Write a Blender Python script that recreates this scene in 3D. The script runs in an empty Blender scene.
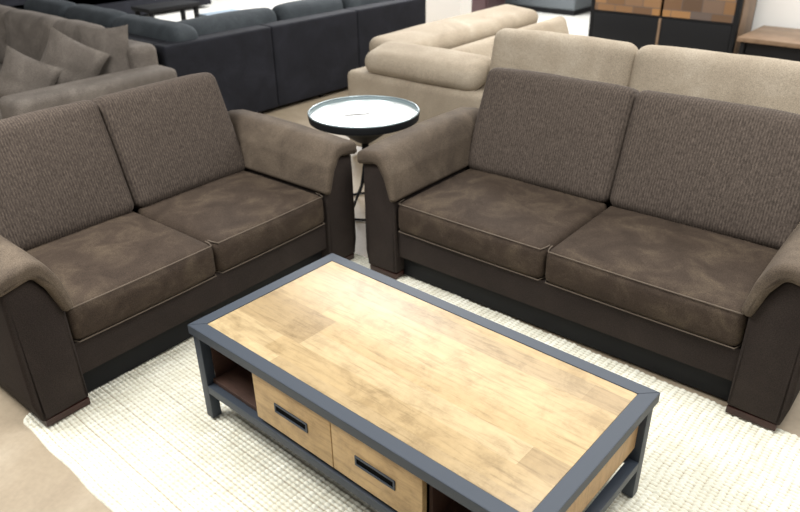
import bpy, bmesh, math, random
import numpy as np
from mathutils import Vector, Matrix, noise
random.seed(7)
S = bpy.context.scene
COL = S.collection
PI = math.pi

# ------------------------------------------------------------------ camera
cd = bpy.data.cameras.new('camera')
cam = bpy.data.objects.new('camera', cd); COL.objects.link(cam)
cd.sensor_width = 36.0
cd.lens = 708.82 / 800 * 36.0
R = [[0.75069354, 0.66044128, -0.01662873], [-0.2981677, 0.36115984, 0.88354943], [0.58953815, -0.6583167, 0.46804262]]
M = Matrix(((R[0][0], R[1][0], R[2][0], 1.23763569), (R[0][1], R[1][1], R[2][1], -1.39661681),
            (R[0][2], R[1][2], R[2][2], 1.75365334), (0, 0, 0, 1)))
cam.matrix_world = M
cd.clip_start = .05; cd.clip_end = 100
cd.dof.use_dof = True; cd.dof.focus_distance = 2.3; cd.dof.aperture_fstop = 3.2
S.camera = cam

# ------------------------------------------------------------------ light
w = bpy.data.worlds.new('world'); S.world = w; w.use_nodes = True
w.node_tree.nodes['Background'].inputs[0].default_value = (1.0, .985, .96, 1)
w.node_tree.nodes['Background'].inputs[1].default_value = .22
def area(name, loc, sx, sy, power, rot=(0, 0, 0), col=(1, .985, .945)):
    l = bpy.data.lights.new(name, 'AREA'); l.shape = 'RECTANGLE'; l.size = sx; l.size_y = sy
    l.energy = power; l.color = col
    o = bpy.data.objects.new(name, l); COL.objects.link(o); o.location = loc; o.rotation_euler = rot
    return o
area('ceiling_light_near', (1.1, .5, 3.0), 1.5, 1.5, 72)
area('ceiling_light_left', (-1.6, -1.3, 3.0), 1.8, 1.2, 95)
area('ceiling_light_middle', (-1.5, 3.6, 3.1), 3.0, 1.4, 70)
area('ceiling_light_far', (-5.8, 5.8, 3.2), 4.0, 2.0, 330, col=(1, 1, 1))
area('ceiling_light_right', (1.0, 5.6, 3.2), 3.0, 1.6, 90)
vs = S.view_settings
vs.view_transform = 'Standard'; vs.look = 'None'; vs.gamma = 1; vs.use_curve_mapping = False
vs.exposure = .75

# ------------------------------------------------------------------ materials
def lin(r, g, b):
    f = lambda c: (c / 255 / 12.92) if c / 255 <= .04045 else ((c / 255 + .055) / 1.055) ** 2.4
    return (f(r), f(g), f(b), 1)
def base(name, col, rough=.6, metal=0., spec=.5):
    m = bpy.data.materials.new(name); m.use_nodes = True
    b = m.node_tree.nodes['Principled BSDF']
    b.inputs['Base Color'].default_value = col; b.inputs['Roughness'].default_value = rough
    b.inputs['Metallic'].default_value = metal; b.inputs['Specular IOR Level'].default_value = spec
    return m, m.node_tree, b
def N(nt, t, **kw):
    n = nt.nodes.new(t)
    for k, v in kw.items():
        if k in n.inputs: n.inputs[k].default_value = v
        else: setattr(n, k, v)
    return n
def coords(nt, scale=(1, 1, 1), rot=(0, 0, 0)):
    tc = N(nt, 'ShaderNodeTexCoord'); mp = N(nt, 'ShaderNodeMapping')
    mp.inputs['Scale'].default_value = scale; mp.inputs['Rotation'].default_value = rot
    nt.links.new(tc.outputs['Object'], mp.inputs['Vector']); return mp.outputs[0]
def ramp(nt, fac, stops):
    r = N(nt, 'ShaderNodeValToRGB'); e = r.color_ramp.elements
    e[0].position, e[0].color = stops[0]; e[1].position, e[1].color = stops[-1]
    for p, c in stops[1:-1]:
        x = e.new(p); x.color = c
    nt.links.new(fac, r.inputs[0]); return r.outputs[0]
def mix(nt, a, b, fac, mode='MIX'):
    m = nt.nodes.new('ShaderNodeMix'); m.data_type = 'RGBA'; m.blend_type = mode
    for sock, v in ((m.inputs[0], fac), (m.inputs[6], a), (m.inputs[7], b)):
        if hasattr(v, 'links'): nt.links.new(v, sock)
        else: sock.default_value = v
    return m.outputs[2]
def bump(nt, b, h, strength=.3, dist=.003):
    n = N(nt, 'ShaderNodeBump'); n.inputs['Strength'].default_value = strength; n.inputs['Distance'].default_value = dist
    nt.links.new(h, n.inputs['Height']); nt.links.new(n.outputs[0], b.inputs['Normal'])
def suede(name, dark, mid, light, patch=5., grain=260., sheen=.25, amount=(.3, .5, .72)):
    """nubuck: brushed nap gives soft lighter and darker patches"""
    m, nt, b = base(name, mid, .85, 0, .2)
    n1 = N(nt, 'ShaderNodeTexNoise', Scale=patch, Detail=6., Roughness=.62, Distortion=.6)
    nt.links.new(coords(nt), n1.inputs['Vector'])
    c = ramp(nt, n1.outputs[0], [(amount[0], dark), (amount[1], mid), (amount[2], light)])
    n2 = N(nt, 'ShaderNodeTexNoise', Scale=grain, Detail=2., Roughness=.6)
    nt.links.new(coords(nt), n2.inputs['Vector'])
    g = ramp(nt, n2.outputs[0], [(.3, (.62, .62, .62, 1)), (.7, (1.3, 1.3, 1.3, 1))])
    nt.links.new(mix(nt, c, g, 1., 'MULTIPLY'), b.inputs['Base Color'])
    b.inputs['Sheen Weight'].default_value = sheen; b.inputs['Sheen Roughness'].default_value = .5
    b.inputs['Sheen Tint'].default_value = light
    bump(nt, b, n2.outputs[0], .35, .002)
    return m
def weave(name, a, c, light, ribs=170., axis='X', sheen=.2):
    """corded upholstery: fine vertical ribs mottled with flecks"""
    m, nt, b = base(name, a, .9, 0, .15)
    wv = N(nt, 'ShaderNodeTexWave', Scale=ribs / 6.28, Distortion=2.5, Detail=2.)
    wv.bands_direction = axis; nt.links.new(coords(nt), wv.inputs['Vector']); wv.inputs['Detail Scale'].default_value = 6.
    n2 = N(nt, 'ShaderNodeTexNoise', Scale=150., Detail=3., Roughness=.7)
    nt.links.new(coords(nt, (1, 1, .35)), n2.inputs['Vector'])
    cc = mix(nt, a, c, wv.outputs[1])
    g = ramp(nt, n2.outputs[0], [(.35, (.6, .6, .6, 1)), (.7, (1.35, 1.35, 1.35, 1))])
    nt.links.new(mix(nt, cc, g, 1., 'MULTIPLY'), b.inputs['Base Color'])
    b.inputs['Sheen Weight'].default_value = sheen; b.inputs['Sheen Tint'].default_value = light
    bump(nt, b, wv.outputs[1], .18, .002)
    return m
MT = {}
MT['seat'] = suede('brown_suede', lin(48, 39, 32), lin(59, 49, 41), lin(80, 69, 57), 6., sheen=.08)
MT['panel'] = suede('dark_brown_suede', lin(40, 34, 31), lin(44, 37, 34), lin(50, 43, 39), 4., sheen=.05)
MT['arm'] = suede('arm_suede', lin(70, 61, 53), lin(82, 72, 62), lin(98, 87, 75), 5., sheen=.1)
MT['back'] = weave('taupe_corduroy', lin(68, 60, 55), lin(84, 75, 68), lin(150, 140, 130), sheen=.08)
MT['piping'] = base('piping', lin(88, 77, 66), .8)[0]
MT['beige'] = suede('beige_fabric', lin(142, 130, 114), lin(155, 143, 126), lin(168, 157, 141), 3., sheen=.2)
MT['taupe'] = suede('taupe_fabric', lin(88, 82, 76), lin(100, 93, 87), lin(118, 111, 104), 5., sheen=.2)
MT['slate'] = suede('slate_fabric', lin(24, 25, 30), lin(29, 30, 36), lin(36, 37, 44), 4., sheen=.05)
MT['slate_top'] = suede('slate_cushion', lin(50, 55, 59), lin(58, 63, 67), lin(68, 73, 77), 5., sheen=.2)
MT['metal'] = None
m, nt, b = base('powder_coated_steel', lin(50, 57, 67), .48, .0, .4)
n = N(nt, 'ShaderNodeTexNoise', Scale=400., Detail=2.); nt.links.new(coords(nt), n.inputs['Vector']); bump(nt, b, n.outputs[0], .15, .001)
MT['metal'] = m
MT['black'] = base('black_lacquer', lin(14, 15, 18), .65, 0, .25)[0]
MT['slot'] = base('handle_recess', lin(8, 8, 9), .9, 0, .05)[0]
MT['darkwood'] = None
def wood(name, cols, plank=(.85, .0865), rough=.45, rot=(0, 0, 0), grain=1., blotch=.7):
    m, nt, b = base(name, cols[0], rough, 0, .5)
    v = coords(nt, (1, 1, 1), rot)
    br = N(nt, 'ShaderNodeTexBrick', Scale=1.)
    br.inputs['Mortar Size'].default_value = .0; br.inputs['Brick Width'].default_value = plank[0]
    br.inputs['Row Height'].default_value = plank[1]; br.inputs['Bias'].default_value = 0.
    br.offset = .37; br.offset_frequency = 1; br.squash = 1.25; br.squash_frequency = 3
    br.inputs['Color1'].default_value = (0, 0, 0, 1); br.inputs['Color2'].default_value = (1, 1, 1, 1)
    nt.links.new(v, br.inputs['Vector'])
    c = ramp(nt, br.outputs[0], [(0., cols[0]), (.35, cols[1]), (.65, cols[2]), (1., cols[3])])
    mp = N(nt, 'ShaderNodeMapping'); mp.inputs['Scale'].default_value = (4.5, 42, 42); nt.links.new(v, mp.inputs[0])
    g = N(nt, 'ShaderNodeTexNoise', Scale=1.6, Detail=6., Roughness=.65, Distortion=.6)
    nt.links.new(mp.outputs[0], g.inputs['Vector'])
    gr = ramp(nt, g.outputs[0], [(.3, (.70, .67, .62, 1)), (.5, (1, 1, 1, 1)), (.75, (1.10, 1.09, 1.06, 1))])
    c = mix(nt, c, gr, grain, 'MULTIPLY')
    bl = N(nt, 'ShaderNodeTexNoise', Scale=9., Detail=7., Roughness=.72, Distortion=.3); nt.links.new(v, bl.inputs['Vector'])
    bb = ramp(nt, bl.outputs[0], [(.36, (.62, .58, .52, 1)), (.5, (.93, .92, .90, 1)), (.62, (1.06, 1.06, 1.06, 1))])
    c = mix(nt, c, bb, blotch, 'MULTIPLY')
    nt.links.new(c, b.inputs['Base Color'])
    bump(nt, b, g.outputs[0], .12, .001)
    return m
MT['oak'] = wood('oak_planks', [lin(160, 137, 98), lin(172, 150, 111), lin(142, 121, 88), lin(178, 158, 122)], rough=.38)
MT['oakfront'] = wood('oak_front', [lin(180, 150, 106), lin(184, 154, 110), lin(174, 144, 102), lin(190, 160, 116)], (2., .5), .5, (PI/2, 0, 0))
MT['oakside'] = wood('oak_side', [lin(192, 156, 110), lin(196, 160, 114), lin(188, 152, 106), lin(200, 165, 118)], (2., .5), .5, (PI/2, 0, PI/2))
MT['darkwood'] = wood('dark_wood', [lin(66, 46, 38), lin(70, 48, 39), lin(60, 43, 36), lin(76, 53, 43)], (2., .5), .5, (PI/2, 0, 0))
MT['redfoot'] = wood('mahogany_foot', [lin(50, 25, 21), lin(54, 27, 22), lin(46, 24, 20), lin(58, 30, 24)], (2., .5), .4)
MT['benchtop'] = wood('bench_top', [lin(120, 98, 78), lin(126, 104, 84), lin(114, 94, 76), lin(134, 112, 90)], (.9, .12), .5)
MT['white'] = base('white_paint', lin(236, 234, 230), .7)[0]
MT['greymetal'] = base('grey_upholstery', lin(92, 98, 102), .6)[0]
MT['bluegrey'] = base('pale_blue_grey', lin(120, 134, 146), .7)[0]
MT['maroon'] = base('maroon_lacquer', lin(52, 24, 28), .5)[0]

# rug: cream wool loops (the relief itself is geometry)
m, nt, b = base('cream_wool', lin(226, 222, 202), .95, 0, .1)
n = N(nt, 'ShaderNodeTexNoise', Scale=9., Detail=4.); nt.links.new(coords(nt), n.inputs['Vector'])
n2 = N(nt, 'ShaderNodeTexNoise', Scale=420., Detail=2.); nt.links.new(coords(nt), n2.inputs['Vector'])
c = ramp(nt, n.outputs[0], [(.35, lin(216, 214, 200)), (.65, lin(230, 229, 218))])
c = mix(nt, c, ramp(nt, n2.outputs[0], [(.3, (.86, .86, .84, 1)), (.7, (1.05, 1.05, 1.05, 1))]), 1., 'MULTIPLY')
sx = N(nt, 'ShaderNodeSeparateXYZ'); nt.links.new(coords(nt), sx.inputs[0])
mr = N(nt, 'ShaderNodeMapRange'); mr.inputs['From Min'].default_value = -.0115; mr.inputs['From Max'].default_value = -.0065
nt.links.new(sx.outputs[2], mr.inputs['Value'])
c = mix(nt, lin(176, 168, 146), c, mr.outputs[0])   # darker tone low between the loops, painting the shade in the gaps
nt.links.new(c, b.inputs['Base Color']); bump(nt, b, n2.outputs[0], .4, .002)
MT['rug'] = m
# floor: tan vinyl / concrete look
def floor_mat(name, c1, c2, c3, rough):
    m, nt, b = base(name, c2, rough, 0, .5)
    n = N(nt, 'ShaderNodeTexNoise', Scale=2.2, Detail=6., Roughness=.6, Distortion=.8); nt.links.new(coords(nt), n.inputs['Vector'])
    n2 = N(nt, 'ShaderNodeTexNoise', Scale=60., Detail=3.); nt.links.new(coords(nt), n2.inputs['Vector'])
    c = ramp(nt, n.outputs[0], [(.3, c1), (.5, c2), (.7, c3)])
    c = mix(nt, c, ramp(nt, n2.outputs[0], [(.3, (.93, .93, .93, 1)), (.7, (1.05, 1.05, 1.05, 1))]), 1., 'MULTIPLY')
    nt.links.new(c, b.inputs['Base Color']); bump(nt, b, n2.outputs[0], .1, .002)
    return m
MT['floor'] = floor_mat('tan_floor', lin(138, 124, 105), lin(150, 136, 116), lin(162, 149, 130), .5)
MT['walk'] = floor_mat('pale_floor', lin(222, 220, 212), lin(228, 226, 219), lin(232, 231, 225), .4)
# reclaimed wood mosaic
m, nt, b = base('reclaimed_mosaic', lin(150, 110, 80), .55)
br = N(nt, 'ShaderNodeTexBrick', Scale=1.); br.offset = .5
br.inputs['Mortar Size'].default_value = .004; br.inputs['Mortar'].default_value = (.5, .5, .5, 1)
br.inputs['Brick Width'].default_value = .21; br.inputs['Row Height'].default_value = .13
br.inputs['Color1'].default_value = (0, 0, 0, 1); br.inputs['Color2'].default_value = (1, 1, 1, 1)
nt.links.new(coords(nt, (1, 1, 1), (PI/2, 0, 0)), br.inputs['Vector'])
c = ramp(nt, br.outputs[0], [(0., lin(70, 56, 48)), (.3, lin(150, 112, 74)), (.5, lin(88, 80, 78)), (.75, lin(160, 118, 72)), (1., lin(98, 74, 56))])
nt.links.new(c, b.inputs['Base Color'])
MT['mosaic'] = m
# tray glass: pale mirror
m, nt, b = base('pale_mirror', lin(236, 238, 236), .14, .55, .6)
MT['mirror'] = m
MT['dial'] = base('dial_print', lin(58, 52, 42), .6)[0]
MT['traymetal'] = base('tray_metal', lin(150, 165, 170), .3, .6)[0]

# ------------------------------------------------------------------ mesh helpers
def obj(name, bm, mat, parent=None, smooth=True):
    me = bpy.data.meshes.new(name)
    bmesh.ops.recalc_face_normals(bm, faces=bm.faces[:])
    bm.to_mesh(me); bm.free()
    me.materials.append(mat if not isinstance(mat, str) else MT[mat])
    if smooth:
        me.polygons.foreach_set('use_smooth', [True] * len(me.polygons))
        me.set_sharp_from_angle(angle=math.radians(42))
    o = bpy.data.objects.new(name, me); COL.objects.link(o)
    if parent is not None: o.parent = parent
    return o
def thing(name, label, cat, loc=(0, 0, 0), rz=0., group=None):
    o = bpy.data.objects.new(name, None); COL.objects.link(o); o.empty_display_size = .1
    o.location = loc; o.rotation_euler = (0, 0, rz); o['label'] = label; o['category'] = cat
    if group: o['group'] = group
    return o
def tag(o, label, cat, group=None):
    o['label'] = label; o['category'] = cat
    if group: o['group'] = group
    return o
def struct(o): o['kind'] = 'structure'; return o
def box(bm, x0, x1, y0, y1, z0, z1, bev=.004, seg=2):
    vs_ = [bm.verts.new((x, y, z)) for z in (z0, z1) for (x, y) in ((x0, y0), (x1, y0), (x1, y1), (x0, y1))]
    fs = [(0, 3, 2, 1), (4, 5, 6, 7), (0, 1, 5, 4), (1, 2, 6, 5), (2, 3, 7, 6), (3, 0, 4, 7)]
    F = [bm.faces.new([vs_[i] for i in f]) for f in fs]
    if bev:
        E = list({e for f in F for e in f.edges})
        bmesh.ops.bevel(bm, geom=E, offset=bev, segments=seg, profile=.6, affect='EDGES')
    return bm
def B(*a, **k): return box(bmesh.new(), *a, **k)
def axis_pts(h, r, n, k=5):
    a = [-h + r - r * math.cos(i / k * PI / 2) for i in range(k)]
    a = [-h + r * (1 - math.cos(i / k * PI / 2)) for i in range(k)]
    inner = [-(h - r) + 2 * (h - r) * i / n for i in range(n + 1)]
    return a + inner + [-x for x in reversed(a)]
def cushion(w, d, h, r, crown=(0, 0, 0), n=14, wob=.0, seed=0, bot=True, fn=None):
    """soft rounded box centred on the origin; crown bulges faces; wob adds gentle dents"""
    bm = bmesh.new(); H = (w / 2, d / 2, h / 2); P = [axis_pts(q, min(r, q * .98), n if q > .12 else 3) for q in H]
    vmap = {}
    def vert(p):
        k = tuple(round(c, 5) for c in p)
        if k in vmap: return vmap[k]
        q = [max(-(H[i] - r), min(H[i] - r, p[i])) if H[i] > r else 0. for i in range(3)]
        dv = Vector([p[i] - q[i] for i in range(3)]); L_ = dv.length
        res = Vector(q) + (dv / L_ * r if L_ > 1e-9 else dv)
        u = [res[i] / H[i] for i in range(3)]
        f = [max(0., 1 - abs(c) ** 2.6) for c in u]
        res.x += crown[0] * u[0] * f[1] * f[2]; res.y += crown[1] * u[1] * f[0] * f[2]; res.z += crown[2] * u[2] * f[0] * f[1]
        if wob:
            s = Vector((res.x * 4 + seed * 7.3, res.y * 4 - seed * 3.1, res.z * 4 + seed))
            m_ = f[0] * f[1] if abs(u[2]) > .8 else .6 * max(f[0] * f[2], f[1] * f[2])
            res += (dv / L_ if L_ > 1e-9 else dv) * noise.noise(s) * wob * m_
        if fn: res = fn(res)
        v = bm.verts.new(res); vmap[k] = v; return v
    for ax in range(3):
        a, c = [i for i in range(3) if i != ax]
        for sgn in (-1, 1):
            A, C_ = P[a], P[c]
            for i in range(len(A) - 1):
                for j in range(len(C_) - 1):
                    q = []
                    for (x, y) in ((A[i], C_[j]), (A[i + 1], C_[j]), (A[i + 1], C_[j + 1]), (A[i], C_[j + 1])):
                        p = [0, 0, 0]; p[ax] = sgn * H[ax]; p[a] = x; p[c] = y; q.append(vert(p))
                    if len(set(q)) == 4:
                        try: bm.faces.new(q)
                        except ValueError: pass
    return bm
def xf(bm, loc=(0, 0, 0), rot=(0, 0, 0)):
    Mx = Matrix.Translation(loc) @ Matrix.Rotation(rot[2], 4, 'Z') @ Matrix.Rotation(rot[1], 4, 'Y') @ Matrix.Rotation(rot[0], 4, 'X')
    bmesh.ops.transform(bm, matrix=Mx, verts=bm.verts[:]); return bm
def merge(a, b_):
    me = bpy.data.meshes.new('tmp'); b_.to_mesh(me); b_.free(); a.from_mesh(me); bpy.data.meshes.remove(me); return a
def rpoly(pts, n=6):
    """closed polygon from (x, y, corner radius)"""
    out = []; K = len(pts)
    for i in range(K):
        p = Vector(pts[i][:2]); r = pts[i][2]; a = Vector(pts[i - 1][:2]) - p; b_ = Vector(pts[(i + 1) % K][:2]) - p
        la, lb = a.length, b_.length; a.normalize(); b_.normalize()
        ang = a.angle(b_)
        if r <= 0 or ang > 3.1: out.append(p); continue
        t = min(r / math.tan(ang / 2), la * .49, lb * .49); r2 = t * math.tan(ang / 2)
        p0, p1 = p + a * t, p + b_ * t
        for k in range(n + 1):
            s = k / n; out.append((1 - s) ** 2 * p0 + 2 * s * (1 - s) * p + s * s * p1)
    return out
def extrude(prof, t0, t1, r=.02, k=4, axis='y', steps=6, fn=None):
    """profile (2-D, closed) swept along an axis with rounded ends"""
    bm = bmesh.new(); n = len(prof)
    area_ = sum(prof[i].x * prof[(i + 1) % n].y - prof[(i + 1) % n].x * prof[i].y for i in range(n))
    sg = 1 if area_ > 0 else -1
    nr = []
    for i in range(n):
        t = (prof[(i + 1) % n] - prof[i - 1])
        if t.length < 1e-9: t = Vector((1, 0))
        t.normalize(); nr.append(Vector((t.y, -t.x)) * sg)
    rings = []
    for i in range(k + 1): a = i / k * PI / 2; rings.append((t0 + r - r * math.sin(a) if False else t0 + r * (1 - math.sin(a)), r * (1 - math.cos(a)) if False else 0))
    seq = [(t0 + r * (1 - math.cos(i / k * PI / 2)), r * (1 - math.sin(i / k * PI / 2))) for i in range(k + 1)]
    mid = [(t0 + r + (t1 - t0 - 2 * r) * i / steps, 0.) for i in range(1, steps)]
    seq = seq + mid + [(t1 - (a - t0), ins) for a, ins in reversed(seq)]
    R_ = []
    for (t, ins) in seq:
        ring = []
        for i in range(n):
            q = prof[i] - nr[i] * ins
            p = Vector((q.x, t, q.y)) if axis == 'y' else (Vector((t, q.x, q.y)) if axis == 'x' else Vector((q.x, q.y, t)))
            if fn: p = fn(p)
            ring.append(bm.verts.new(p))
        R_.append(ring)
    for A, C_ in zip(R_, R_[1:]):
        for i in range(n): bm.faces.new((A[i], A[(i + 1) % n], C_[(i + 1) % n], C_[i]))
    f1 = bm.faces.new(R_[0]); f2 = bm.faces.new(list(reversed(R_[-1])))
    bmesh.ops.triangulate(bm, faces=[f1, f2])
    return bm
def tube(pts, r, sides=8, closed=False, bm=None):
    bm = bm or bmesh.new(); P_ = [Vector(p) for p in pts]; n = len(P_); rings = []
    for i in range(n):
        t = (P_[(i + 1) % n] - P_[i - 1]) if closed else (P_[min(i + 1, n - 1)] - P_[max(i - 1, 0)])
        t.normalize(); up = Vector((0, 0, 1)) if abs(t.z) < .95 else Vector((1, 0, 0))
        a = t.cross(up).normalized(); b_ = a.cross(t)
        rings.append([bm.verts.new(P_[i] + (a * math.cos(q) + b_ * math.sin(q)) * r) for q in [2 * PI * k / sides for k in range(sides)]])
    for i in range(n if closed else n - 1):
        A, C_ = rings[i], rings[(i + 1) % n]
        for k in range(sides): bm.faces.new((A[k], A[(k + 1) % sides], C_[(k + 1) % sides], C_[k]))
    if not closed: bm.faces.new(rings[0]); bm.faces.new(list(reversed(rings[-1])))
    return bm
def lathe(prof, seg=64, bm=None):
    bm = bm or bmesh.new(); rings = []
    for (r, z) in prof:
        rings.append([bm.verts.new((r * math.cos(2 * PI * k / seg), r * math.sin(2 * PI * k / seg), z)) for k in range(seg)] if r > 1e-6 else [bm.verts.new((0, 0, z))])
    for A, C_ in zip(rings, rings[1:]):
        for k in range(seg):
            if len(A) == 1 and len(C_) == 1: continue
            if len(A) == 1: bm.faces.new((A[0], C_[k], C_[(k + 1) % seg]))
            elif len(C_) == 1: bm.faces.new((A[k], A[(k + 1) % seg], C_[0]))
            else: bm.faces.new((A[k], A[(k + 1) % seg], C_[(k + 1) % seg], C_[k]))
    return bm

# ------------------------------------------------------------------ the setting
struct(obj('floor', B(-7.4, 4.5, -4.5, 6.05, -.06, -.011, bev=0), 'floor', smooth=False))
bm = B(-16, 4.5, 6.05, 16, -.06, -.010, bev=0); box(bm, -16, -7.4, -4.5, 6.05, -.06, -.010, bev=0)
struct(obj('floor_walkway', bm, 'walk', smooth=False))
struct(obj('wall_back', B(-1.9, 4.5, 6.93, 7.05, -.01, 3.2, bev=0), 'white', smooth=False))
struct(obj('trim_1', B(-1.9, 4.5, 6.905, 6.93, -.01, .08, bev=.004), 'white', smooth=False))
struct(obj('wall_pillar', B(-4.56, -4.0, 5.6, 5.82, -.01, 3.2, bev=.006), 'white', smooth=False))

# ------------------------------------------------------------------ rug
def make_rug():
    x0, x1, y0, y1 = -1.225, 1.36, -.812, .955
    stp = .0037; nx = int((x1 - x0) / stp); ny = int((y1 - y0) / stp)
    X, Y = np.meshgrid(np.linspace(x0, x1, nx), np.linspace(y0, y1, ny))
    px, py = .0235, .0165
    row = np.floor((Y - y0) / py); fy = (Y - y0) / py - row
    fx = ((X - x0) / px + .10 * np.sin(row * 12.9)) % 1.
    hgt = (np.sin(PI * fy) ** .7) * (.30 + .70 * np.sin(PI * fx) ** .7)
    jit = .8 + .2 * np.sin(row * 7.1 + np.floor((X - x0) / px) * 3.7)
    Z = -.0125 + .0125 * hgt * jit
    # rounded corners + wavy edge
    d = .05
    Xe = X.copy(); Ye = Y.copy()
    cx, cy = (x0 + x1) / 2, (y0 + y1) / 2; hx, hy = (x1 - x0) / 2, (y1 - y0) / 2
    u, v = X - cx, Y - cy
    ox = np.clip(np.abs(u) - (hx - d), 0, None); oy = np.clip(np.abs(v) - (hy - d), 0, None)
    L_ = np.sqrt(ox ** 2 + oy ** 2) + 1e-9; mx = np.maximum(ox, oy)
    Xe = cx + np.sign(u) * (np.minimum(np.abs(u), hx - d) + ox * mx / L_)
    Ye = cy + np.sign(v) * (np.minimum(np.abs(v), hy - d) + oy * mx / L_)
    Ye += .003 * np.sin(X * 21) * (np.abs(v) / hy) ** 8
    edge = (mx > d - .001); Z[edge] = -.0108
    vv = np.stack([Xe.ravel(), Ye.ravel(), Z.ravel()], 1)
    idx = np.arange(nx * ny).reshape(ny, nx)
    q = np.stack([idx[:-1, :-1].ravel(), idx[:-1, 1:].ravel(), idx[1:, 1:].ravel(), idx[1:, :-1].ravel()], 1)
    me = bpy.data.meshes.new('rug'); me.vertices.add(len(vv)); me.vertices.foreach_set('co', vv.ravel().astype(np.float32))
    me.loops.add(q.size); me.loops.foreach_set('vertex_index', q.ravel().astype(np.int32))
    me.polygons.add(len(q)); me.polygons.foreach_set('loop_start', (np.arange(len(q)) * 4).astype(np.int32))
    me.polygons.foreach_set('loop_total', np.full(len(q), 4, np.int32))
    me.polygons.foreach_set('use_smooth', np.ones(len(q), bool))
    me.update(); me.validate(); me.materials.append(MT['rug'])
    o = bpy.data.objects.new('rug', me); COL.objects.link(o)
    tag(o, 'cream chunky woven wool rug lying under the coffee table', 'rug')
make_rug()
RZ = 0.     # top of the rug

# ------------------------------------------------------------------ coffee table
def coffee_table():
    T = thing('coffee_table', 'oak topped coffee table with grey steel frame and two drawers on the rug', 'coffee table')
    L2, W2, H = .70, .349, .4015
    fw, fh = .048, .036
    bm = bmesh.new()
    # mitred top frame
    o4 = [(-L2, -W2), (L2, -W2), (L2, W2), (-L2, W2)]; i4 = [(-L2 + fw, -W2 + fw), (L2 - fw, -W2 + fw), (L2 - fw, W2 - fw), (-L2 + fw, W2 - fw)]
    for k in range(4):
        a, b_, c_, d_ = o4[k], o4[(k + 1) % 4], i4[(k + 1) % 4], i4[k]
        vb = [bm.verts.new((p[0], p[1], z)) for z in (H - fh, H) for p in (a, b_, c_, d_)]
        for f in [(0, 3, 2, 1), (4, 5, 6, 7), (0, 1, 5, 4), (1, 2, 6, 5), (2, 3, 7, 6), (3, 0, 4, 7)]:
            bm.faces.new([vb[i] for i in f])
    bmesh.ops.bevel(bm, geom=bm.edges[:], offset=.0012, segments=2, affect='EDGES')
    obj('top_frame', bm, 'metal', T)
    obj('table_top', B(-L2 + fw + .001, L2 - fw - .001, -W2 + fw + .001, W2 - fw - .001, H - .025, H - .0015, bev=.0012), 'oak', T)
    lt = .038; ins = .009
    for sx in (-1, 1):
        for sy in (-1, 1):
            xa, xb = sorted((sx * (L2 - ins), sx * (L2 - ins - lt))); ya, yb = sorted((sy * (W2 - ins), sy * (W2 - ins - lt)))
            obj('leg', B(xa, xb, ya, yb, RZ, H - fh, bev=.002), 'metal', T)
    zr0, zr1 = .118, .152
    xi = L2 - ins - lt; yi = W2 - ins - lt
    for sy in (-1, 1):
        ya, yb = sorted((sy * (W2 - ins), sy * (W2 - ins - lt + .004)))
        obj('lower_rail', B(-xi, xi, ya, yb, zr0, zr1, bev=.002), 'metal', T)
    for sx in (-1, 1):
        xa, xb = sorted((sx * (L2 - ins), sx * (L2 - ins - lt + .004)))
        obj('lower_rail', B(xa, xb, -yi, yi, zr0, zr1, bev=.002), 'metal', T)
    # carcass: floor board, dividers, centre back, end panels
    z0, z1 = .152, H - fh
    yb_ = W2 - ins - .006
    bm = B(-xi + .0, xi - .0, -yb_ + .02, yb_ - .02, z0, z0 + .018, bev=.001)
    box(bm, -xi, xi, -.008, .008, z0 + .018, z1, bev=0)
    for x in (-xi - .0008, xi - .0032): box(bm, x, x + .004, -yi, yi, z0 + .018, z1, bev=0)
    for x in (-.362, -.004, .350):
        box(bm, x, x + .012, -yb_ + .03, yb_ - .03, z0 + .018, z1, bev=0)
    obj('carcass', bm, 'darkwood', T)
    for sx in (-1, 1):
        x = sx * (xi + .009); obj('end_panel', B(x - .008, x + .008, -yi, yi, .2, z1, bev=.001), 'oakside', T)
    for sy in (-1, 1):
        for (xa, xb) in ((-.364, .000), (.004, .354)):
            ya, yb = sorted((sy * (W2 - ins - .001), sy * (W2 - ins - .021)))
            d = obj('drawer', B(xa, xb, ya, yb, .172, z1 - .002, bev=.0015), 'oakfront', T)
            xc = (xa + xb) / 2; yf = sy * (W2 - ins - .001)
            bm = bmesh.new(); hw, hh, e = .078, .018, .007; zc = .268
            ys = sorted((yf, yf + sy * .004))
            for q in ((xc - hw, xc + hw, zc + hh - e, zc + hh), (xc - hw, xc + hw, zc - hh, zc - hh + e), (xc - hw, xc - hw + e, zc - hh + e, zc + hh - e), (xc + hw - e, xc + hw, zc - hh + e, zc + hh - e)):
                box(bm, q[0], q[1], ys[0], ys[1], q[2], q[3], bev=.0008, seg=1)
            h_ = obj('handle', bm, 'metal', d)
            ys = sorted((yf, yf + sy * .0012))
            obj('handle_slot', B(xc - hw + e, xc + hw - e, ys[0], ys[1], zc - hh + e, zc + hh - e, bev=0), 'slot', d)
coffee_table()

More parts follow.
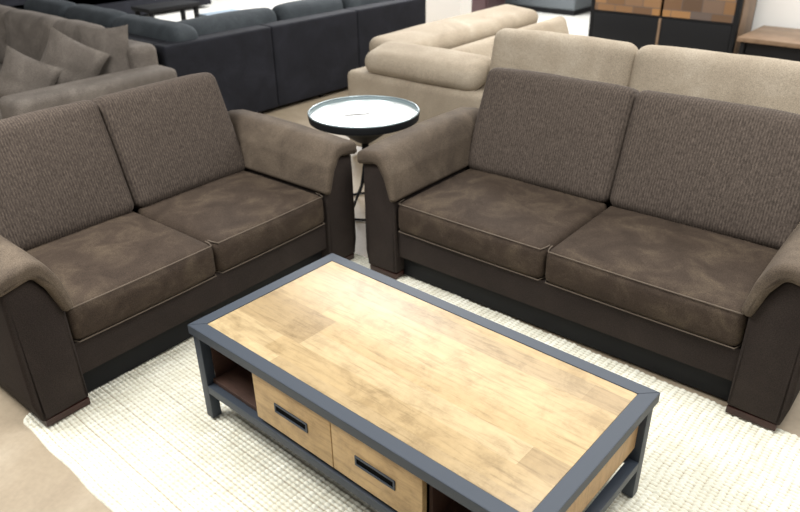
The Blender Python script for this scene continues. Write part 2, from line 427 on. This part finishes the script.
# ------------------------------------------------------------------ the two brown sofas
def brown_sofa(label, loc, rz, W, seed, tall=.905):
    """local frame: x along the seat, y = depth (0 front .. .9 back), facing -y"""
    T = thing('sofa', label, 'sofa', loc, rz, None)
    z0 = RZ
    obj('base_rail', B(-W - .02, W + .02, .015, .05, .122, .265, bev=.006), 'panel', T)
    obj('plinth', B(-W - .02, W + .02, .055, .80, .004, .255, bev=.004), 'black', T)  # black colour stands in for the shadow under the rail
    # back frame
    prof = rpoly([(.66, .10, .01), (.84, .10, .01), (.90, .74, .05), (.80, .78, .04), (.70, .60, .02)])
    obj('back_frame', extrude(prof, -W + .03, W - .03, .02, axis='x', steps=8), 'panel', T)
    for s in (-1, 1):
        # upright end panel of the arm
        pr = [(W + .002, .034, .006), (W + .184, .028, .006), (W + .200, .11, .03), (W + .196, .50, .03), (W + .190, .588, .03), (W + .088, .594, .04), (W + .048, .53, .04), (W + .002, .43, .02)]
        pr = rpoly([(s * a, b_, r) for a, b_, r in pr])
        obj('arm_panel', extrude(pr, -.012, .86, .014, steps=5), 'panel', T)
        # padded armrest draped over it
        pr = [(W + .192, .574, .008), (W + .211, .577, .016), (W + .209, .640, .065), (W + .052, .664, .085), (W + .0, .56, .08), (W - .026, .436, .022),
              (W + .012, .418, .022), (W + .048, .53, .04), (W + .088, .594, .03)]
        pr = rpoly([(s * a, b_, r) for a, b_, r in pr], 7)
        def sag(p, s=s):
            t = max(0., (p.y - .0) / .8)
            h_ = min(1., max(0., (p.z - .46) / .12))
            p.z += h_ * (.010 * math.sin(PI * min(1, t)) + .018 * t) + (.004 * noise.noise(Vector((p.x * 6, p.y * 6, seed))) if p.z > .5 else 0)
            return p
        pad = obj('arm_pad', extrude(pr, -.042, .80, .024, k=7, steps=12, fn=sag), 'arm', T)
        seam = [(W + .207, .59), (W + .200, .622), (W + .175, .638), (W + .10, .648), (W + .055, .632), (W + .012, .565), (W - .006, .50), (W - .016, .45)]
        obj('piping', tube([(s * a, -.030, z) for a, z in seam], .0028, 6), 'piping', pad)
        obj('foot', B(*sorted((s * (W + .004), s * (W + .176))), -.009, .09, z0, .03, bev=.004), 'redfoot', T)
        obj('foot', B(*sorted((s * (W + .012), s * (W + .155))), .76, .84, -.0105, .036, bev=.004), 'redfoot', T)
    # seats
    cw = W - .004
    for i, s in enumerate((-1, 1)):
        xc = s * (cw / 2 + .002)
        bm = cushion(cw - .002, .62, .153, .034, (.002, .010, .020), n=18, wob=.010, seed=seed + i * 5)
        xf(bm, (xc, .302, .343))
        c = obj('seat_cushion', bm, 'seat', T)
        for zz in (.416, .272):
            xs = np.linspace(xc - cw / 2 + .016, xc + cw / 2 - .016, 14)
            pts = [(xc - cw / 2 + .004, .05, zz)] + [(xc - cw / 2 + .006, .022, zz)] + [(x, -.0075 - .003 * math.sin(PI * k / 13), zz) for k, x in enumerate(xs)] + [(xc + cw / 2 - .006, .022, zz), (xc + cw / 2 - .004, .05, zz)]
            yo = .0055 if zz > .3 else .0055
            pts = [(a, b_ + yo - .002, c_) for a, b_, c_ in pts]
            obj('piping', tube(pts, .0026, 6), 'piping', c)
    # back cushions, leaning
    lean = math.atan2(.155, .49)
    for i, s in enumerate((-1, 1)):
        bw = W + .006 if True else W
        hh = .535
        def taper(p, s=s, hh=hh):
            t = (p.z + hh / 2) / hh
            # outer side leans slightly inward towards the top, top corner dips at its outer end
            p.x -= s * max(0, s * p.x) / (W / 2) * .022 * t
            p.z -= .010 * max(0, s * p.x / (W / 2)) ** 3 * t
            return p
        bm = cushion(bw - .004, .17, hh, .045, (.004, .018, .004), n=16, wob=.008, seed=seed + 20 + i * 3, fn=taper)
        xf(bm, (0, 0, 0), (-lean, 0, 0))
        xf(bm, (s * (bw / 2 + .001), .705, .652))
        obj('back_cushion', bm, 'back', T)
    return T
brown_sofa('dark brown suede two-seat sofa directly in front of the beige corner sofa', (-.0267, .8973, 0), .0279, .7896, 1)
brown_sofa('dark brown suede two-seat sofa at the left, in front of the taupe sofa', (-1.1195, .0673, 0), PI / 2 + .0364, .6572, 2)

# ------------------------------------------------------------------ round side table between the sofas
def side_table():
    T = thing('side_table', 'round black tray side table with pale mirrored dial top between the two brown sofas', 'side table', (-1.56, 1.44, -.0105))
    r = .318; z = .580
    prof = [(.0, z - .004), (r - .012, z - .004), (r - .008, z + .020), (r, z + .022), (r + .003, z + .016), (r - .002, z - .022), (r - .03, z - .034), (.22, z - .05), (.13, z - .10), (.045, z - .16), (0, z - .16)]
    obj('tray', lathe(prof), 'black', T)
    obj('dial_top', lathe([(0, z - .003), (r - .014, z - .003), (r - .014, z + .002), (0, z + .002)]), 'mirror', T)
    for k in range(12):
        a = k * PI / 6; d = Vector((math.cos(a), math.sin(a))); nrm = Vector((-d.y, d.x)); L0, L1, hw = .235, .27, .005
        bm = bmesh.new(); bm.faces.new([bm.verts.new((*(d * q + nrm * e), z + .0026)) for q, e in ((L0, -hw), (L1, -hw), (L1, hw), (L0, hw))])
        obj('hour_mark', bm, 'dial', T, smooth=False)
    for nm, ang, ln, hw in (('hour_hand', -2.1, .13, .006), ('minute_hand', -2.35, .22, .004)):
        d = Vector((math.cos(ang), math.sin(ang))); nrm = Vector((-d.y, d.x)); bm = bmesh.new()
        lo = [(-.03, -hw), (ln, -hw * .4), (ln, hw * .4), (-.03, hw)]
        a_ = [bm.verts.new((*(d * q + nrm * e), z + .003)) for q, e in lo]; b_ = [bm.verts.new((*(d * q + nrm * e), z + .0045)) for q, e in lo]
        bm.faces.new(a_); bm.faces.new(b_)
        for k in range(4): bm.faces.new((a_[k], a_[(k + 1) % 4], b_[(k + 1) % 4], b_[k]))
        obj(nm, bm, 'dial', T, smooth=False)
    obj('rim_band', lathe([(r - .0125, z + .001), (r - .0085, z + .0195), (r - .0105, z + .020), (r - .0145, z + .001)]), 'traymetal', T)
    obj('rim_ring', tube([(math.cos(t) * (r - .002), math.sin(t) * (r - .002), z + .022) for t in np.linspace(0, 2 * PI, 72, endpoint=False)], .0045, 8, True), 'traymetal', T)
    obj('stem', lathe([(0, z - .14), (.022, z - .14), (.018, .27), (0, .265)], 16), 'black', T)
    for k in range(3):
        a = .6 + k * 2 * PI / 3; c_, s_ = math.cos(a), math.sin(a)
        obj('leg', tube([(c_ * .012, s_ * .012, .30), (c_ * .05, s_ * .05, .16), (c_ * .13, s_ * .13, .05), (c_ * .205, s_ * .205, .009)], .0075, 8), 'black', T)
    obj('base_ring', tube([(math.cos(t) * .205, math.sin(t) * .205, .009) for t in np.linspace(0, 2 * PI, 48, endpoint=False)], .0075, 8, True), 'black', T)
side_table()

# ------------------------------------------------------------------ beige corner sofa with folding headrests
def beige_sofa():
    T = thing('corner_sofa', 'beige corner sofa with folding headrests seen from behind the right brown sofa', 'sofa', (-2.36, 2.08, -.0105), .045)
    # local x along the near back, local y along the left wing
    for (x, y) in ((.08, .08), (1.6, .08), (3.0, .08), (.08, 1.3), (.08, 2.35), (.95, 2.35), (3.0, .95)):
        obj('foot', B(x, x + .06, y, y + .06, 0, .06, bev=.004), 'black', T)
    obj('base', merge(B(.0, 3.2, .0, 1.05, .055, .30, bev=.02, seg=3), B(0, 1.05, 1.0, 2.5, .055, .30, bev=.02, seg=3)), 'beige', T)
    pr = rpoly([(.0, .29, .01), (.30, .29, .01), (.28, .595, .05), (.0, .60, .05)])
    obj('backrest', extrude(pr, .0, 3.2, .04, axis='x', steps=10), 'beige', T)
    pr = rpoly([(.0, .29, .01), (.30, .29, .01), (.28, .56, .05), (.0, .58, .05)])
    obj('backrest', extrude(pr, .30, 2.5, .04, axis='y', steps=10), 'beige', T)
    for (x0, x1) in ((.32, 1.12), (1.13, 2.0), (2.01, 2.9)):
        obj('seat_cushion', xf(cushion(x1 - x0, .74, .14, .04, (0, 0, .02), n=8), ((x0 + x1) / 2, .68, .365)), 'beige', T)
        obj('back_cushion', xf(cushion(x1 - x0, .16, .26, .05, (0, .02, 0), n=8), ((x0 + x1) / 2, .38, .53), (-.1, 0, 0)), 'beige', T)
    for (y0, y1) in ((1.07, 1.75), (1.76, 2.44)):
        obj('seat_cushion', xf(cushion(.70, y1 - y0, .14, .04, (0, 0, .02), n=8), (.69, (y0 + y1) / 2, .365)), 'beige', T)
    for (y0, y1) in ((.62, 1.52), (1.53, 2.46)):
        obj('back_cushion', xf(cushion(.20, y1 - y0, .32, .06, (.02, 0, 0), n=8), (.40, (y0 + y1) / 2, .50), (0, -.35, 0)), 'beige', T)
    # folded headrest rolls
    obj('folded_headrest', xf(cushion(.93, .30, .165, .08, (.01, .02, .012), n=12, wob=.01, seed=3), (.60, .16, .68), (.22, .0, -.02)), 'beige', T)
    obj('folded_headrest', xf(cushion(.40, 1.98, .15, .072, (.01, .01, .012), n=12, wob=.01, seed=4), (.0, 1.44, .645), (0, .10, 0)), 'beige', T)
    # raised headrests
    for (x0, x1) in ((1.10, 1.975), (1.987, 2.93)):
        obj('raised_headrest', xf(cushion(x1 - x0, .17, .40, .065, (.01, .02, .01), n=12, wob=.008, seed=int(x0 * 9)), ((x0 + x1) / 2, .19, .765), (-.20, 0, 0)), 'beige', T)
beige_sofa()

# ------------------------------------------------------------------ taupe sofa at far left, with three pillows
def taupe_sofa():
    T = thing('sofa', 'taupe fabric sofa at the far left with loose pillows beside its arm', 'sofa', (-3.32, 1.385, -.0105), .02)
    for (x, y) in ((-.15, -1.1), (-.15, -.15), (-2.9, -1.1), (-2.9, -.15)):
        obj('foot', B(x, x + .06, y, y + .06, 0, .06, bev=.004), 'black', T)
    obj('base', B(-3.0, -.02, -1.14, -.01, .055, .30, bev=.02, seg=3), 'taupe', T)
    obj('arm', xf(cushion(.27, 1.16, .56, .045, (.0, .0, .005), n=10), (-.135, -.60, .335)), 'taupe', T)
    obj('backrest', xf(cushion(2.78, .21, .46, .05, (0, 0, 0), n=10), (-1.62, -.115, .525), (0, 0, 0)), 'taupe', T)
    for i, (x0, x1) in enumerate(((-1.04, -.28), (-1.86, -1.05), (-2.68, -1.87))):
        obj('seat_cushion', xf(cushion(x1 - x0, .88, .14, .04, (0, 0, .015), n=8), ((x0 + x1) / 2, -.66, .365)), 'taupe', T)
        if i: obj('back_cushion', xf(cushion(x1 - x0, .20, .46, .06, (0, .03, .01), n=10, wob=.01, seed=i), ((x0 + x1) / 2, -.31, .655), (-.16, 0, 0)), 'taupe', T)
        else: obj('back_cushion', xf(cushion(x1 - x0 - .26, .20, .46, .06, (0, .03, .01), n=10, wob=.01, seed=i), ((x0 + x1) / 2 - .13, -.31, .655), (-.16, 0, 0)), 'taupe', T)
taupe_sofa()
def pillow(label, loc, rot, w=.42, h=.42, t=.15, seed=0):
    bm = bmesh.new(); n = 18; grid = {}
    for s in (-1, 1):
        for i in range(n + 1):
            for j in range(n + 1):
                u, v = -1 + 2 * i / n, -1 + 2 * j / n
                edge = i in (0, n) or j in (0, n)
                if edge and s == 1: grid[(s, i, j)] = grid[(-1, i, j)]; continue
                th = t / 2 * (max(0, 1 - u * u) ** .45) * (max(0, 1 - v * v) ** .45)
                pin = 1 - .07 * (1 - abs(u)) * 0 
                x = u * w / 2 * (1 - .10 * (1 - v * v) * (abs(u) ** 2)); z = v * h / 2 * (1 - .10 * (1 - u * u) * (abs(v) ** 2))
                y = s * th + .012 * noise.noise(Vector((u * 2 + seed, v * 2, s)))* (0 if edge else 1)
                grid[(s, i, j)] = bm.verts.new((x, y, z))
    for s in (-1, 1):
        for i in range(n):
            for j in range(n):
                q = [grid[(s, i, j)], grid[(s, i + 1, j)], grid[(s, i + 1, j + 1)], grid[(s, i, j + 1)]]
                bm.faces.new(q if s < 0 else list(reversed(q)))
    xf(bm, (0, 0, 0), rot)
    o = obj('pillow', bm, 'taupe'); o.location = loc
    return tag(o, label, 'pillow', 'loose pillows on the taupe sofa')
pillow('taupe pillow standing nearest the dark sofa, rightmost of the three', (-3.73, 1.06, .665), (-.16, 0, .75), .36, .46, .14, 1)
pillow('taupe pillow in the middle of the three, pointed corner up', (-3.74, .79, .655), (-.15, .55, .95), .40, .40, .17, 5)
pillow('taupe pillow leaning low, leftmost of the three', (-3.80, .50, .600), (-.30, .5, .9), .36, .36, .16, 9)

# ------------------------------------------------------------------ dark slate corner sofa
def slate_sofa():
    T = thing('corner_sofa', 'dark slate corner sofa with its tall back turned to the side table', 'sofa', (-3.58, 1.43, -.0105), .0)
    T.scale = (1, 1.035, 1)
    for (x, y) in ((-.10, .04), (-.10, 1.5), (-.10, 2.84), (-2.7, .04), (-.95, 2.84), (-2.7, .85)):
        obj('foot', B(x, x + .05, y, y + .05, 0, .04, bev=.003), 'black', T)
    obj('base', merge(B(-.98, -.02, .02, 2.90, .04, .28, bev=.015), B(-2.85, -.9, .02, .95, .04, .28, bev=.015)), 'slate', T)
    for (y0, y1) in ((0., .98), (.982, 1.96), (1.962, 2.93)):
        obj('back_panel', xf(cushion(.18, y1 - y0, .68, .02, (.002, 0, 0), n=6), (-.09, (y0 + y1) / 2, .375)), 'slate', T)
    obj('back_panel', xf(cushion(2.68, .18, .68, .02, (0, 0, 0), n=6), (-1.52, .09, .375)), 'slate', T)
    for (y0, y1) in ((.95, 1.9), (1.91, 2.86)):
        obj('seat_cushion', xf(cushion(.74, y1 - y0, .15, .04, (0, 0, .015), n=8), (-.58, (y0 + y1) / 2, .355)), 'slate_top', T)
    for (x0, x1) in ((-1.85, -.95), (-2.78, -1.86)):
        obj('seat_cushion', xf(cushion(x1 - x0, .74, .15, .04, (0, 0, .015), n=8), ((x0 + x1) / 2, .58, .355)), 'slate_top', T)
    for k, (y0, y1) in enumerate(((.24, 1.24), (1.27, 2.02), (2.05, 2.86))):
        obj('back_cushion', xf(cushion(.22, y1 - y0, .42, .08, (.02, .0, .015), n=10, wob=.012, seed=k), (-.30, (y0 + y1) / 2, .60), (0, -.12, 0)), 'slate_top', T)
    for k, (x0, x1) in enumerate(((-1.05, -.06), (-1.95, -1.07), (-2.8, -1.97))):
        obj('back_cushion', xf(cushion(x1 - x0, .22, .42, .08, (.0, .02, .015), n=10, wob=.012, seed=k + 5), ((x0 + x1) / 2, .30 if k else .16 + .11, .60 if k else .60), (.12, 0, 0)), 'slate_top', T)
slate_sofa()

# ------------------------------------------------------------------ sideboard, bench, far furniture
def sideboard():
    T = thing('sideboard', 'black sideboard with reclaimed wood mosaic doors against the far wall', 'sideboard', (-1.88, 6.3, -.0105))
    x0, x1, H = -.815, .79, 1.15
    bm = B(x0, x0 + .045, 0, .5, .0, H, bev=.003); box(bm, x1 - .045, x1, 0, .5, .0, H, bev=.003)
    box(bm, x0 + .045, x1 - .045, 0.01, .5, .02, .06, bev=.003); box(bm, x0 - .01, x1 + .01, -.01, .51, H, H + .03, bev=.004)
    box(bm, x0 + .045, x1 - .045, .47, .49, .06, H, bev=0); box(bm, x0 + .045, x1 - .045, .004, .46, .425, .445, bev=.001)
    obj('frame', bm, 'black', T)
    obj('side_panel', B(x1, x1 + .012, .06, .44, .06, H - .03, bev=.002), 'benchtop', T)
    xm = .0
    obj('divider', B(xm - .013, xm + .013, -.004, .02, .06, .425, bev=.002), 'benchtop', T)
    for (a, c) in ((x0 + .048, xm - .016), (xm + .016, x1 - .048)):
        obj('drawer', B(a, c, .0, .4, .063, .422, bev=.003), 'black', T)
        d = obj('door', B(a, c, .0, .03, .448, H - .003, bev=.003), 'mosaic', T)
        xk = c - .05 if a < 0 else a + .05
        obj('handle', tube([(xk, -.001, .72), (xk, -.02, .73), (xk, -.02, .87), (xk, -.001, .88)], .005, 6), 'black', d)
sideboard()
def bench():
    T = thing('low_bench', 'low black bench with brown wood top beside the sideboard', 'bench', (-.98, 6.02, -.0105))
    obj('bench_top', B(0, 1.9, 0, .78, .335, .375, bev=.004), 'benchtop', T)
    bm = B(.03, .07, .03, .75, 0, .335, bev=.002); box(bm, 1.83, 1.87, .03, .75, 0, .335, bev=.002); box(bm, .07, 1.83, .70, .74, .05, .335, bev=.002); box(bm, .07, 1.83, .06, .70, .06, .10, bev=.002)
    obj('frame', bm, 'black', T)
    for k in range(3):
        obj('drawer', B(.08 + k * .583, .08 + k * .583 + .57, .05, .6, .105, .33, bev=.003), 'black', T)
bench()
def grey_pouf():
    T = thing('ottoman', 'long grey ottoman on a black plinth in the far aisle', 'ottoman', (-5.15, 8.2, -.0105))
    obj('plinth', B(.01, 1.22, .01, .72, .0, .07, bev=.004), 'black', T)
    obj('seat', xf(cushion(1.24, .74, .38, .03, (0, 0, .01), n=6), (.615, .365, .26)), 'greymetal', T)
grey_pouf()
def cabinet_red():
    T = thing('cabinet', 'dark maroon cabinet beside the white pillar', 'cabinet', (-5.75, 7.3, -.0105))
    obj('body', B(0, .95, 0, .45, .06, 1.1, bev=.006), 'maroon', T)
    obj('plinth', B(.02, .93, .02, .43, 0, .06, bev=.002), 'black', T)
    for k in range(2):
        d = obj('door', B(.02 + k * .458, .02 + k * .458 + .452, -.018, 0, .09, 1.07, bev=.003), 'maroon', T)
        xk = .44 if k == 0 else .51
        obj('handle', tube([(xk, -.019, .55), (xk, -.035, .56), (xk, -.035, .66), (xk, -.019, .67)], .005, 6), 'black', d)
cabinet_red()
def low_table(name, label, cat, loc, sx, sy, h, m1, m2):
    T = thing(name, label, cat, loc)
    obj('table_top', B(-sx / 2, sx / 2, -sy / 2, sy / 2, h - .05, h, bev=.006), m1, T)
    for a in (-1, 1):
        for c in (-1, 1):
            x, y = a * (sx / 2 - .05), c * (sy / 2 - .05)
            obj('leg', B(x - .025, x + .025, y - .025, y + .025, 0, h - .05, bev=.003), m2, T)
low_table('low_table', 'low black table behind the corner of the dark sofa', 'table', (-7.3, 3.75, -.0105), .42, .75, .42, 'black', 'black')
low_table('low_table', 'low blue-grey table beyond the dark sofa back', 'table', (-6.15, 3.95, -.0105), .75, .5, .38, 'bluegrey', 'black')
T = thing('sofa', 'dark sofa back along the upper left edge of the picture', 'sofa', (-9.0, 2.0, -.0105))
obj('base', B(-.9, 0, 0, 3.6, .05, .42, bev=.02), 'slate', T)
obj('backrest', xf(cushion(.24, 3.6, .55, .05, n=6), (-.12, 1.8, .50)), 'slate', T)
